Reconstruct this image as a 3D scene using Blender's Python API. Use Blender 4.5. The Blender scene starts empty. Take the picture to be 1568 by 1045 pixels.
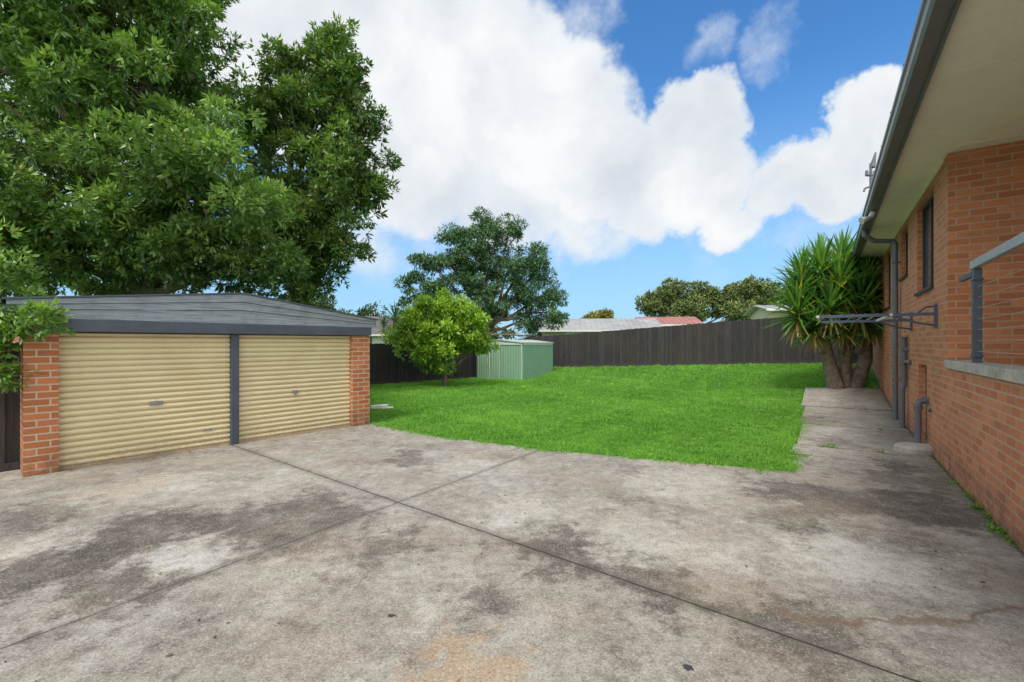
import bpy, math, random
import numpy as np
from mathutils import Vector, Matrix
random.seed(7); rng=np.random.default_rng(7)
scene=bpy.context.scene
scene.view_settings.view_transform='Standard'; scene.view_settings.look='None'
scene.view_settings.exposure=0; scene.view_settings.gamma=1
COL=scene.collection

# ---------------------------------------------------------------- helpers
def tz(x,y):
    u=0.128*x+0.105*y-2.66
    w=.15
    s=np.where(u/w>30,u,w*np.log1p(np.exp(np.minimum(u/w,30))))
    return -w*np.log(np.exp(-s/w)+np.exp(-1.3/w))
def tzf(x,y): return float(tz(np.float64(x),np.float64(y)))

class MB:
    def __init__(s): s.v=[];s.f=[];s.m=[]
    def face(s,pts,mi=0):
        b=len(s.v); s.v+= [tuple(p) for p in pts]; s.f.append(tuple(range(b,b+len(pts)))); s.m.append(mi)
    def hexa(s,p,mi=0):
        b=len(s.v); s.v+=[tuple(q) for q in p]
        for f in ((3,2,1,0),(4,5,6,7),(0,1,5,4),(1,2,6,5),(2,3,7,6),(3,0,4,7)):
            s.f.append(tuple(b+i for i in f)); s.m.append(mi)
    def tube(s,pts,rad,n=8,mi=0,caps=True):
        pts=[Vector(p) for p in pts]; b=len(s.v); k=len(pts)
        if not hasattr(rad,'__len__'): rad=[rad]*k
        t0=(pts[1]-pts[0]).normalized()
        a=t0.orthogonal().normalized()
        for i,p in enumerate(pts):
            if i==0:t=pts[1]-pts[0]
            elif i==k-1:t=pts[-1]-pts[-2]
            else:t=(pts[i+1]-pts[i]).normalized()+(pts[i]-pts[i-1]).normalized()
            t.normalize(); a=(a-t*a.dot(t)).normalized(); c=t.cross(a)
            for j in range(n):
                an=2*math.pi*j/n
                s.v.append(tuple(p+(a*math.cos(an)+c*math.sin(an))*rad[i]))
        for i in range(k-1):
            for j in range(n):
                j2=(j+1)%n
                s.f.append((b+i*n+j,b+i*n+j2,b+(i+1)*n+j2,b+(i+1)*n+j)); s.m.append(mi)
        if caps:
            s.f.append(tuple(b+j for j in reversed(range(n)))); s.m.append(mi)
            s.f.append(tuple(b+(k-1)*n+j for j in range(n))); s.m.append(mi)
    def obj(s,name,mats,parent=None,smooth=False,bevel=0):
        me=bpy.data.meshes.new(name); me.from_pydata(s.v,[],s.f)
        if not isinstance(mats,(list,tuple)): mats=[mats]
        for m in mats: me.materials.append(m)
        me.polygons.foreach_set('material_index',s.m)
        uv=me.uv_layers.new(name='UVMap')
        for p in me.polygons:
            n=p.normal
            if abs(n.z)>.8: tu=Vector((1,0,0)); tv=Vector((0,1,0))
            else:
                tu=Vector((0,0,1)).cross(n).normalized(); tv=Vector((0,0,1))
            for li in p.loop_indices:
                co=me.vertices[me.loops[li].vertex_index].co
                uv.data[li].uv=(co.dot(tu),co.dot(tv))
        if smooth: me.polygons.foreach_set('use_smooth',[True]*len(me.polygons))
        me.update()
        o=bpy.data.objects.new(name,me); COL.objects.link(o)
        if parent: o.parent=parent
        if bevel:
            md=o.modifiers.new('b','BEVEL'); md.width=bevel; md.segments=2; md.limit_method='ANGLE'
        return o
def empty(name,loc=(0,0,0)):
    o=bpy.data.objects.new(name,None); COL.objects.link(o); o.empty_display_size=.3
    return o
class Fr:
    def __init__(s,C,D,zb=0.):
        d=Vector((D[0],D[1],0)).normalized(); s.D=d; s.C=Vector((C[0],C[1],zb)); s.N=None
    def setN(s,left=True):
        s.N=Vector((-s.D.y,s.D.x,0)) if left else Vector((s.D.y,-s.D.x,0)); return s
    def P(s,a,o,z): return s.C+s.D*a+s.N*o+Vector((0,0,z))
    def box(s,mb,a0,a1,o0,o1,z0,z1,mi=0):
        q=[(a0,o0),(a1,o0),(a1,o1),(a0,o1)]
        if (s.D.cross(s.N)).z<0: q=[(a0,o0),(a0,o1),(a1,o1),(a1,o0)]
        if (a1-a0)*(o1-o0)<0: q=q[::-1]
        mb.hexa([s.P(a,o,z0) for a,o in q]+[s.P(a,o,z1) for a,o in q],mi)

def wall_open(fr,mb,a0,a1,o0,o1,z0,z1,ops):
    cuts=sorted(set([a0,a1]+[x for op in ops for x in op[:2]]))
    for i in range(len(cuts)-1):
        c0,c1=cuts[i],cuts[i+1]; mid=(c0+c1)/2
        h=sorted([(op[2],op[3]) for op in ops if op[0]<mid<op[1]])
        z=z0
        for (za,zb) in h:
            if za>z: fr.box(mb,c0,c1,o0,o1,z,za)
            z=zb
        if z<z1: fr.box(mb,c0,c1,o0,o1,z,z1)

# ---------------------------------------------------------------- materials
def newmat(name):
    m=bpy.data.materials.new(name); m.use_nodes=True
    nt=m.node_tree; b=nt.nodes['Principled BSDF']; return m,nt,b
def noise(nt,vec,scale,detail=4,rough=.55,dist=0):
    n=nt.nodes.new('ShaderNodeTexNoise'); n.inputs['Scale'].default_value=scale
    n.inputs['Detail'].default_value=detail; n.inputs['Roughness'].default_value=rough; n.inputs['Distortion'].default_value=dist
    if vec is not None: nt.links.new(vec,n.inputs['Vector'])
    return n
def math_(nt,op,a,b=None,c=None,clamp=False):
    n=nt.nodes.new('ShaderNodeMath'); n.operation=op; n.use_clamp=clamp
    for i,x in enumerate((a,b,c)):
        if x is None: continue
        if isinstance(x,(int,float)): n.inputs[i].default_value=x
        else: nt.links.new(x,n.inputs[i])
    return n.outputs[0]
def mrange(nt,v,a,b,c=0,d=1,smooth=False):
    n=nt.nodes.new('ShaderNodeMapRange')
    if smooth: n.interpolation_type='SMOOTHSTEP'
    nt.links.new(v,n.inputs[0])
    for i,x in enumerate((a,b,c,d)): n.inputs[i+1].default_value=x
    return n.outputs[0]
def mix(nt,f,a,b,bt='MIX'):
    n=nt.nodes.new('ShaderNodeMix'); n.data_type='RGBA'; n.blend_type=bt
    for sock,x in ((n.inputs[0],f),(n.inputs[6],a),(n.inputs[7],b)):
        if isinstance(x,(int,float)): sock.default_value=x
        elif isinstance(x,tuple): sock.default_value=(*x[:3],1)
        else: nt.links.new(x,sock)
    return n.outputs[2]
def ramp(nt,f,stops):
    n=nt.nodes.new('ShaderNodeValToRGB'); cr=n.color_ramp
    while len(cr.elements)<len(stops): cr.elements.new(.5)
    for e,(p,c) in zip(cr.elements,stops): e.position=p; e.color=(*c,1)
    nt.links.new(f,n.inputs[0]); return n.outputs[0]
def bump(nt,h,b,strength=.3,dist=.01):
    n=nt.nodes.new('ShaderNodeBump'); n.inputs['Strength'].default_value=strength; n.inputs['Distance'].default_value=dist
    nt.links.new(h,n.inputs['Height']); nt.links.new(n.outputs[0],b.inputs['Normal'])
def objco(nt):
    return nt.nodes.new('ShaderNodeTexCoord').outputs['Object']
def uvco(nt):
    return nt.nodes.new('ShaderNodeTexCoord').outputs['UV']

def mat_paint(name,c,rough=.5,var=.12,metal=0,scale=3,dirt=(.12,.1,.08),dirtamt=.25):
    m,nt,b=newmat(name); co=objco(nt)
    n=noise(nt,co,scale,4,.65); n2=noise(nt,co,scale*9,3,.6)
    v=mix(nt,mrange(nt,n.outputs[0],.3,.7),tuple(x*(1-var) for x in c),tuple(min(1,x*(1+var)) for x in c))
    d=math_(nt,'MULTIPLY',mrange(nt,n2.outputs[0],.52,.75),dirtamt)
    col=mix(nt,d,v,dirt)
    nt.links.new(col,b.inputs['Base Color']); b.inputs['Roughness'].default_value=rough; b.inputs['Metallic'].default_value=metal
    return m

def mat_brick(name,c1,c2,mortar,bw=.28,rh=.1,ms=.0085):
    m,nt,b=newmat(name); co=uvco(nt); oc=objco(nt)
    br=nt.nodes.new('ShaderNodeTexBrick'); nt.links.new(co,br.inputs['Vector'])
    br.inputs['Scale'].default_value=1; br.inputs['Brick Width'].default_value=bw; br.inputs['Row Height'].default_value=rh
    br.inputs['Mortar Size'].default_value=ms; br.inputs['Mortar Smooth'].default_value=.1; br.inputs['Bias'].default_value=0
    br.inputs['Color1'].default_value=(*c1,1); br.inputs['Color2'].default_value=(*c2,1); br.inputs['Mortar'].default_value=(*mortar,1)
    n=noise(nt,oc,1.1,4,.6); n2=noise(nt,oc,45,3,.7); n3=noise(nt,oc,6,4,.7)
    c=mix(nt,mrange(nt,n.outputs[0],.3,.7,0,.25),br.outputs['Color'],(.36,.12,.05))
    c=mix(nt,mrange(nt,n3.outputs[0],.52,.8,0,.45),c,(.22,.10,.06))
    c=mix(nt,mrange(nt,n2.outputs[0],.52,.75,0,.35),c,(.28,.10,.05))
    c=mix(nt,math_(nt,'MULTIPLY',br.outputs['Fac'],.45),c,mortar)
    sx=nt.nodes.new('ShaderNodeSeparateXYZ'); nt.links.new(oc,sx.inputs[0])
    g=math_(nt,'MULTIPLY',mrange(nt,sx.outputs[2],.5,.0),mrange(nt,n3.outputs[0],.33,.6))
    c=mix(nt,math_(nt,'MULTIPLY',g,.7),c,(.10,.07,.045))
    nt.links.new(c,b.inputs['Base Color']); b.inputs['Roughness'].default_value=.85
    h=math_(nt,'ADD',math_(nt,'MULTIPLY',br.outputs['Fac'],-1.),math_(nt,'MULTIPLY',n2.outputs[0],.35))
    bump(nt,h,b,.8,.01)
    return m

def mat_leaf(name,rough=.42,trans=.3,spec=.5):
    m,nt,b=newmat(name)
    a=nt.nodes.new('ShaderNodeAttribute'); a.attribute_name='Col'
    nt.links.new(a.outputs['Color'],b.inputs['Base Color']); b.inputs['Roughness'].default_value=rough
    b.inputs['Specular IOR Level'].default_value=spec
    if trans<=0: return m
    tr=nt.nodes.new('ShaderNodeBsdfTranslucent')
    c=mix(nt,1.,a.outputs['Color'],(1.5,1.6,.6),'MULTIPLY'); nt.links.new(c,tr.inputs[0])
    ms=nt.nodes.new('ShaderNodeMixShader'); ms.inputs[0].default_value=trans
    out=nt.nodes['Material Output']
    nt.links.new(b.outputs[0],ms.inputs[1]); nt.links.new(tr.outputs[0],ms.inputs[2]); nt.links.new(ms.outputs[0],out.inputs[0])
    return m
LEAF=mat_leaf('leaf_gloss',.36,.25,.6); LEAFM=mat_leaf('leaf_matt',.6,.0,.3); GRASS=mat_leaf('grass_blade',.55,.3,.3)

def mat_bark():
    m,nt,b=newmat('bark'); co=objco(nt)
    n=noise(nt,co,7,6,.7,.6)
    nt.links.new(ramp(nt,n.outputs[0],[(.3,(.08,.062,.048)),(.7,(.32,.26,.19))]),b.inputs['Base Color'])
    b.inputs['Roughness'].default_value=.95; bump(nt,n.outputs[0],b,.9,.04); return m
BARK=mat_bark()
BRICK=mat_brick('orange_brick',(.66,.235,.09),(.46,.14,.052),(.64,.50,.36),ms=.011)
BRICKH=mat_brick('house_brick',(.66,.255,.12),(.47,.155,.068),(.50,.35,.24),ms=.0105)
SLATE=mat_paint('slate_paint',(.075,.092,.118),.5,.2)
def mat_weath():
    m,nt,b=newmat('weathered_blue_grey_board'); uv=uvco(nt); co=objco(nt)
    mp=nt.nodes.new('ShaderNodeMapping'); nt.links.new(uv,mp.inputs[0]); mp.inputs['Scale'].default_value=(1.2,26,1)
    n=noise(nt,mp.outputs[0],1.6,6,.7,.3); n2=noise(nt,co,2.4,5,.65)
    c=ramp(nt,n.outputs[0],[(.30,(.14,.16,.18)),(.48,(.28,.32,.35)),(.7,(.42,.45,.47))])
    c=mix(nt,mrange(nt,n2.outputs[0],.5,.72,0,.6),c,(.15,.155,.16))
    nt.links.new(c,b.inputs['Base Color']); b.inputs['Roughness'].default_value=.75; bump(nt,n.outputs[0],b,.5,.006); return m
WEATH=mat_weath()
GUTTER=mat_paint('gutter_grey',(.13,.135,.145),.4,.12)
SOFFIT=mat_paint('soffit_cream',(.84,.79,.68),.75,.05,scale=1.2,dirtamt=.10)
PIPE=mat_paint('pipe_grey',(.13,.14,.165),.45,.12)
WHITE=mat_paint('white_paint',(.75,.75,.73),.5,.05,dirtamt=.1)
NAVY=mat_paint('line_bracket',(.075,.09,.135),.5,.1)
CONC=mat_paint('plain_concrete',(.44,.41,.35),.9,.25,scale=4,dirtamt=.6)
def mat_door():
    m,nt,b=newmat('cream_roller_door'); co=objco(nt)
    n=noise(nt,co,1.6,5,.6); n2=noise(nt,co,22,4,.7)
    c=mix(nt,mrange(nt,n.outputs[0],.3,.7),(.74,.62,.36),(.82,.71,.45))
    c=mix(nt,mrange(nt,n2.outputs[0],.58,.8,0,.35),c,(.42,.31,.16))
    sx=nt.nodes.new('ShaderNodeSeparateXYZ'); nt.links.new(co,sx.inputs[0])
    c=mix(nt,math_(nt,'MULTIPLY',mrange(nt,sx.outputs[2],.35,.0),mrange(nt,n2.outputs[0],.35,.7,0,.8)),c,(.33,.22,.12))
    # shade between ribs, painted into the colour as darker grooves
    ph=math_(nt,'FRACT',math_(nt,'DIVIDE',math_(nt,'SUBTRACT',sx.outputs[2],.06),.0925))
    gr=mrange(nt,math_(nt,'ABSOLUTE',math_(nt,'SUBTRACT',ph,.88)),.10,.03)
    c=mix(nt,math_(nt,'MULTIPLY',gr,.55),c,(.34,.25,.12))
    nt.links.new(c,b.inputs['Base Color']); b.inputs['Roughness'].default_value=.42; return m
DOOR=mat_door()
def mat_wood_dark(name,c):
    m,nt,b=newmat(name); co=objco(nt)
    mp=nt.nodes.new('ShaderNodeMapping'); nt.links.new(co,mp.inputs[0]); mp.inputs['Scale'].default_value=(9,9,.8)
    n=noise(nt,mp.outputs[0],2.5,5,.7); n1=noise(nt,co,.7,3,.6)
    col=ramp(nt,n.outputs[0],[(.25,tuple(x*.5 for x in c)),(.75,tuple(x*1.5 for x in c))])
    col=mix(nt,mrange(nt,n1.outputs[0],.45,.75,0,.5),col,(.075,.06,.05))
    nt.links.new(col,b.inputs['Base Color']); b.inputs['Roughness'].default_value=.9; bump(nt,n.outputs[0],b,.5,.01); return m
FENCE=mat_wood_dark('stained_paling',(.040,.036,.037)); FENCE2=mat_wood_dark('stained_paling_light',(.056,.05,.05))
def mat_glass():
    m,nt,b=newmat('dark_window_glass'); co=objco(nt); n=noise(nt,co,1.5,2)
    nt.links.new(ramp(nt,n.outputs[0],[(.3,(.06,.07,.08)),(.7,(.13,.14,.15))]),b.inputs['Base Color'])
    b.inputs['Roughness'].default_value=.06; return m
GLASS=mat_glass()
ALU=mat_paint('dark_aluminium',(.03,.03,.035),.4,.1)
def mat_roof(name,c):
    m,nt,b=newmat(name); co=objco(nt); n=noise(nt,co,.8,4,.6)
    nt.links.new(mix(nt,mrange(nt,n.outputs[0],.3,.7),tuple(x*.8 for x in c),tuple(min(1,x*1.15) for x in c)),b.inputs['Base Color'])
    b.inputs['Roughness'].default_value=.45
    return m

def mat_concrete():
    m,nt,b=newmat('stained_concrete'); co=objco(nt)
    L=nt.links
    nd=noise(nt,co,2.2,7,.72)
    off=nt.nodes.new('ShaderNodeVectorMath'); off.operation='MULTIPLY_ADD'
    L.new(nd.outputs['Color'],off.inputs[0]); off.inputs[1].default_value=(2.2,2.2,0); off.inputs[2].default_value=(-1.1,-1.1,0)
    ad=nt.nodes.new('ShaderNodeVectorMath'); ad.operation='ADD'; L.new(co,ad.inputs[0]); L.new(off.outputs[0],ad.inputs[1])
    pd=ad.outputs[0]
    n1=noise(nt,co,.55,4,.6,.4); n2=noise(nt,co,2.6,8,.76,.25); n3=noise(nt,co,13,6,.8); n4=noise(nt,co,55,4,.9); n5=noise(nt,co,6,8,.85,.6)
    s=math_(nt,'ADD',math_(nt,'MULTIPLY',n1.outputs[0],.45),math_(nt,'MULTIPLY',n2.outputs[0],.55))
    s=math_(nt,'SUBTRACT',s,.025)
    def blob(x,y,r,amp):
        sub=nt.nodes.new('ShaderNodeVectorMath'); sub.operation='DISTANCE'; L.new(pd,sub.inputs[0]); sub.inputs[1].default_value=(x,y,0)
        return mrange(nt,sub.outputs['Value'],1.05*r,.45*r,0,amp,True)
    dark=[(-2.3,4.8,1.0,.22),(-3.6,4.6,.8,.20),(.4,4.1,.5,.19),(1.1,3.6,.5,.17),(3.7,5.5,.8,.23),(4.7,5.2,.8,.22),
          (-3.9,3.8,.6,.21),(-3.0,3.4,.5,.18),(5.4,6.3,.6,.18),(1.9,2.9,.5,.12),(-1.6,7.4,.6,.16),(6.0,8.5,.6,.16),(7.0,11,.9,.15),(2.9,4.9,.5,.15),(-5.2,5.0,.7,.15),(5.9,7.0,.5,.16),(-.2,3.4,.4,.11),(-1.2,4.2,.5,.13),(3.9,4.4,.4,.14)]
    light=[(1.4,4.3,.8,.14),(.1,5.1,.6,.10),(3.0,3.9,.7,.15),(-2.9,4.1,.5,.16),(-4.6,5.9,.8,.11),(2.2,6.2,.9,.08),(4.3,4.4,.5,.14),(-.5,6.8,.9,.07),(6.6,9.6,.7,.12),(-4.4,4.1,.4,.12),(-1.7,3.7,.4,.1)]
    for d in dark: s=math_(nt,'SUBTRACT',s,blob(*d))
    for d in light: s=math_(nt,'ADD',s,blob(*d))
    s=math_(nt,'ADD',s,math_(nt,'MULTIPLY',math_(nt,'SUBTRACT',n3.outputs[0],.5),.48))
    s=math_(nt,'ADD',s,math_(nt,'MULTIPLY',math_(nt,'SUBTRACT',n5.outputs[0],.5),.62))
    col=ramp(nt,s,[(.16,(.075,.063,.05)),(.30,(.155,.133,.108)),(.42,(.29,.26,.215)),(.53,(.40,.368,.313)),(.70,(.58,.55,.48))])
    nb=noise(nt,co,.9,4,.6)
    col=mix(nt,mrange(nt,nb.outputs[0],.48,.72,0,.45),col,(.36,.27,.18))
    col=mix(nt,blob(-.25,2.65,.38,.5),col,(.46,.28,.13))
    col=mix(nt,blob(-4.9,6.0,.5,.35),col,(.44,.32,.18))
    col=mix(nt,mrange(nt,n4.outputs[0],.53,.62,0,.65),col,(.10,.088,.072))
    col=mix(nt,mrange(nt,n4.outputs[0],.46,.35,0,.6),col,(.66,.63,.56))
    vo=nt.nodes.new('ShaderNodeTexVoronoi'); vo.inputs['Scale'].default_value=7; L.new(pd,vo.inputs['Vector'])
    lich=mrange(nt,vo.outputs['Distance'],.22,.12)
    sel=mrange(nt,noise(nt,co,1.7,3).outputs[0],.45,.53)
    col=mix(nt,math_(nt,'MULTIPLY',math_(nt,'MULTIPLY',lich,sel),.7),col,(.09,.078,.062))
    def line(p,q,w,ww=7):
        dx,dy=q[0]-p[0],q[1]-p[1]; l=math.hypot(dx,dy); nx,ny=-dy/l,dx/l; c=nx*p[0]+ny*p[1]
        dt=nt.nodes.new('ShaderNodeVectorMath'); dt.operation='DOT_PRODUCT'; L.new(co,dt.inputs[0]); dt.inputs[1].default_value=(nx,ny,0)
        a=math_(nt,'ABSOLUTE',math_(nt,'SUBTRACT',math_(nt,'ADD',dt.outputs['Value'],math_(nt,'MULTIPLY',math_(nt,'SUBTRACT',n2.outputs[0],.5),.04)),c))
        return mrange(nt,a,w,w*.45),mrange(nt,a,w*ww,w)
    j1,s1=line((-1.34,5.36),(2.2,2.57),.011,10); j2,s2=line((-1.34,5.36),(.53,8.02),.009,9)
    soft=math_(nt,'MULTIPLY',math_(nt,'MAXIMUM',s1,s2),mrange(nt,n3.outputs[0],.4,.6,0,.75))
    col=mix(nt,soft,col,(.12,.10,.075))
    w1,w2=line((1.768,0),(1.768+6.91,10),.05,9)
    col=mix(nt,math_(nt,'MULTIPLY',w2,mrange(nt,n5.outputs[0],.36,.56,0,.8)),col,(.12,.105,.065))
    col=mix(nt,math_(nt,'MULTIPLY',w1,.8),col,(.06,.06,.03))
    sx=nt.nodes.new('ShaderNodeSeparateXYZ'); L.new(co,sx.inputs[0])
    cx=math_(nt,'ADD',sx.outputs[1],math_(nt,'MULTIPLY',math_(nt,'SUBTRACT',noise(nt,co,1.8,6,.6).outputs[0],.5),.7))
    cr=mrange(nt,math_(nt,'ABSOLUTE',math_(nt,'SUBTRACT',cx,3.15)),.05,.005)
    cr=math_(nt,'MULTIPLY',cr,mrange(nt,sx.outputs[0],1.6,2.0)); 
    col=mix(nt,math_(nt,'MULTIPLY',cr,mrange(nt,n3.outputs[0],.3,.6,.3,.9)),col,(.19,.115,.06))
    jj=math_(nt,'MAXIMUM',math_(nt,'MULTIPLY',j1,mrange(nt,n2.outputs[0],.25,.5,.45,1)),math_(nt,'MULTIPLY',j2,mrange(nt,n2.outputs[0],.35,.6,.25,.9)))
    col=mix(nt,jj,col,(.045,.038,.03))
    L.new(col,b.inputs['Base Color']); b.inputs['Roughness'].default_value=.85; b.inputs['Specular IOR Level'].default_value=.3
    h=math_(nt,'SUBTRACT',n4.outputs[0],math_(nt,'MULTIPLY',jj,1.5))
    bump(nt,h,b,.6,.014)
    return m
CPAD=mat_concrete()
def mat_ground():
    m,nt,b=newmat('grass_ground'); co=objco(nt)
    n=noise(nt,co,.6,5,.6); n2=noise(nt,co,14,4,.7)
    c=mix(nt,n.outputs[0],(.06,.17,.02),(.11,.26,.03)); c=mix(nt,mrange(nt,n2.outputs[0],.45,.75,0,.6),c,(.04,.09,.015))
    nt.links.new(c,b.inputs['Base Color']); b.inputs['Roughness'].default_value=.95; return m

# ---------------------------------------------------------------- ground
xs=np.concatenate([np.arange(-400,-30,37),np.arange(-30,45,.75),np.arange(45,420,37)])
ys=np.concatenate([np.arange(-120,-12,27),np.arange(-12,55,.75),np.arange(55,700,43)])
X,Y=np.meshgrid(xs,ys,indexing='ij'); Z=tz(X,Y)
v=np.stack([X.ravel(),Y.ravel(),Z.ravel()],1); ny=len(ys)
f=[(i*ny+j,(i+1)*ny+j,(i+1)*ny+j+1,i*ny+j+1) for i in range(len(xs)-1) for j in range(ny-1)]
me=bpy.data.meshes.new('ground'); me.from_pydata(v.tolist(),[],f); me.materials.append(mat_ground())
me.polygons.foreach_set('use_smooth',[True]*len(f))
g=bpy.data.objects.new('ground',me); COL.objects.link(g)

def wallx(y): return 1.768+.691*y
HF=Fr((6.34,6.62),(.691,1)).setN(True)
pe=HF.P(0,1.95,0); pe0=HF.P(0,.0,0)
mb=MB()
pad=[(-3.15,10.45),(-1.6,9.2),(.53,8.02),(2.4,7.28),(4.1,6.62),(pe.x,pe.y),(pe0.x,pe0.y),(wallx(3),3.),(wallx(-2),-2),(-1,-9),(-16,-9),(-10.3,2.9),(-7.3,6.75),(-6.85,6.8),(-3.35,10.75)]
pad=pad[::-1]
mb.face([(x,y,.02) for x,y in pad])
for i in range(len(pad)):
    a,b_=pad[i],pad[(i+1)%len(pad)]
    mb.face([(a[0],a[1],-.1),(b_[0],b_[1],-.1),(b_[0],b_[1],.02),(a[0],a[1],.02)])
mb.obj('concrete_driveway',CPAD)
mb=MB()
def pathslab(s0,s1,w0,w1,dz=.03):
    n=max(1,int((s1-s0)/.5)); 
    for i in range(n):
        a=s0+(s1-s0)*i/n; c=s0+(s1-s0)*(i+1)/n
        q=[]
        for (s,o) in ((a,w1),(a,w0),(c,w0),(c,w1)):
            p=HF.P(s,o,0); q.append((p.x,p.y,tzf(p.x,p.y)+dz))
        mb.face(q)
        for k in range(4):
            if (k==1 or k==3 or (k==0 and i==0) or (k==2 and i==n-1)):
                a_,b2=q[k],q[(k+1)%4]
                mb.face([(b2[0],b2[1],b2[2]-.12),(b2[0],b2[1],b2[2]),a_,(a_[0],a_[1],a_[2]-.12)][::-1])
pathslab(.015,.85,.0,1.95,.025); pathslab(.88,3.4,.0,1.9,.035); pathslab(3.43,6.4,.0,1.95,.05); pathslab(6.43,9.5,.0,2.05,.075)
mb.obj('concrete_path',CPAD)

# ---------------------------------------------------------------- fast leaf mesh
def leaves_obj(name,base,dirs,side,L,W,colors,mat,parent=None,fold=.18,droop=.0):
    n=len(base); up=np.cross(dirs,side)
    L=L[:,None];W=W[:,None]
    b=base; t=base+dirs*L; t[:,2]-=droop*L[:,0]
    mid=base+dirs*L*.45
    l=mid+side*W*.5+up*W*fold; r=mid-side*W*.5+up*W*fold
    V=np.stack([b,l,t,r],1).reshape(-1,3).astype(np.float32)
    idx=np.arange(n)*4
    F=np.stack([idx,idx+1,idx+2, idx,idx+2,idx+3],1).reshape(-1)
    me=bpy.data.meshes.new(name)
    me.vertices.add(4*n); me.vertices.foreach_set('co',V.ravel())
    me.loops.add(6*n); me.loops.foreach_set('vertex_index',F.astype(np.int32))
    me.polygons.add(2*n); me.polygons.foreach_set('loop_start',(np.arange(2*n)*3).astype(np.int32))
    me.update(calc_edges=True)
    at=me.color_attributes.new('Col','FLOAT_COLOR','POINT')
    c=np.ones((n,4,4),np.float32); c[:,:,:3]=colors[:,None,:]
    at.data.foreach_set('color',c.ravel())
    me.materials.append(mat)
    o=bpy.data.objects.new(name,me); COL.objects.link(o)
    if parent: o.parent=parent
    return o
def unit(a): return a/np.maximum(np.linalg.norm(a,axis=-1,keepdims=True),1e-6)
def tree(name,base,lobes,trunk_r,fork_z,sub_r=.8,dens=4.,tufts=45,nl=12,ll=.16,lw=.42,c_dark=(.025,.07,.012),c_light=(.10,.22,.03),
         mat=None,fill=.35,flat=.75,limbs=3,hang=.15,lean=(0,0)):
    root=empty(name)
    mat=mat or LEAF
    base=Vector(base)
    subs=[];owner=[]
    for li,(cx,cy,cz,r) in enumerate(lobes):
        n=max(4,int(dens*r*r/(sub_r*sub_r)*.64))
        d=unit(rng.normal(size=(n,3))); d[:,2]*=.9
        rr=np.where(rng.random(n)<fill,rng.uniform(.2,.7,n),rng.uniform(.72,1.08,n))
        subs.append(np.array([cx,cy,cz])+d*(rr*(r-sub_r*.45))[:,None]); owner+=[li]*n
    S=np.concatenate(subs); nS=len(S)
    sr=rng.uniform(.5,1.3,nS)*sub_r
    sc=rng.uniform(0,1,nS)
    k=tufts
    d=unit(rng.normal(size=(nS,k,3))+np.array([0,0,.25]))
    rad=(rng.uniform(.35,1.1,(nS,k))**.6)
    P=S[:,None,:]+d*(rad*sr[:,None])[:,:,None]*np.array([1,1,flat])
    P=P.reshape(-1,3); O=d.reshape(-1,3); tcv=np.repeat(sc,k)
    nT=len(P); tc=rng.uniform(0,1,nT)
    ld=unit(O[:,None,:]*.7+rng.normal(size=(nT,nl,3))*.75+np.array([0,0,-hang]))
    LP=P[:,None,:]+ld*rng.uniform(0,.35,(nT,nl,1))*ll+rng.normal(size=(nT,nl,3))*ll*.12
    ld=ld.reshape(-1,3); LP=LP.reshape(-1,3)
    sd=unit(np.cross(ld,np.array([0,0,1.])+rng.normal(size=ld.shape)*.5))
    n=len(LP); L=rng.uniform(.65,1.2,n)*ll; W=L*lw*rng.uniform(.8,1.2,n)
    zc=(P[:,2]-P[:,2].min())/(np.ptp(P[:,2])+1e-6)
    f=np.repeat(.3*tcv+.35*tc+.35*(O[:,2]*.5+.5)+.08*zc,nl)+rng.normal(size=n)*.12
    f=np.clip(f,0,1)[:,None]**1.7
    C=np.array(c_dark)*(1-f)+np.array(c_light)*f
    odd=rng.random(n)<.006; C[odd]=(.30,.20,.06)
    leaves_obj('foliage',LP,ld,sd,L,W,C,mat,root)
    mb=MB(); fk=Vector((base.x+lean[0],base.y+lean[1],fork_z))
    pts=[base+Vector((0,0,-.2)),base.lerp(fk,.35)+Vector((random.uniform(-.1,.1),random.uniform(-.1,.1),0))*min(1,trunk_r*4),base.lerp(fk,.7),fk]
    mb.tube(pts,[trunk_r*1.35,trunk_r,trunk_r*.85,trunk_r*.8],10)
    for li,(cx,cy,cz,r) in enumerate(lobes):
        c=Vector((cx,cy,cz)); a=fk.lerp(base,random.uniform(0,.25))
        m1=a.lerp(c,.35)+Vector((0,0,-.05*(c-a).length))+Vector((random.uniform(-.3,.3),random.uniform(-.3,.3),0))*min(1,r*.3)
        m2=a.lerp(c,.7)+Vector((random.uniform(-.3,.3),random.uniform(-.3,.3),.2))*min(1,r*.3)
        mb.tube([a,m1,m2,c],[trunk_r*.55,trunk_r*.42,trunk_r*.3,trunk_r*.16],7)
        ids=[i for i in range(nS) if owner[i]==li]; random.shuffle(ids)
        for i in ids[:int(limbs*r*r)+4]:
            q=Vector(S[i]); st=m2.lerp(c,random.random())
            mm=st.lerp(q,.5)+Vector((0,0,random.uniform(-.1,.15)*r))
            mb.tube([st,mm,q],[trunk_r*.14,trunk_r*.09,trunk_r*.03],5,caps=False)
    mb.obj('trunk',BARK,root,smooth=True)
    return root

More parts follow.
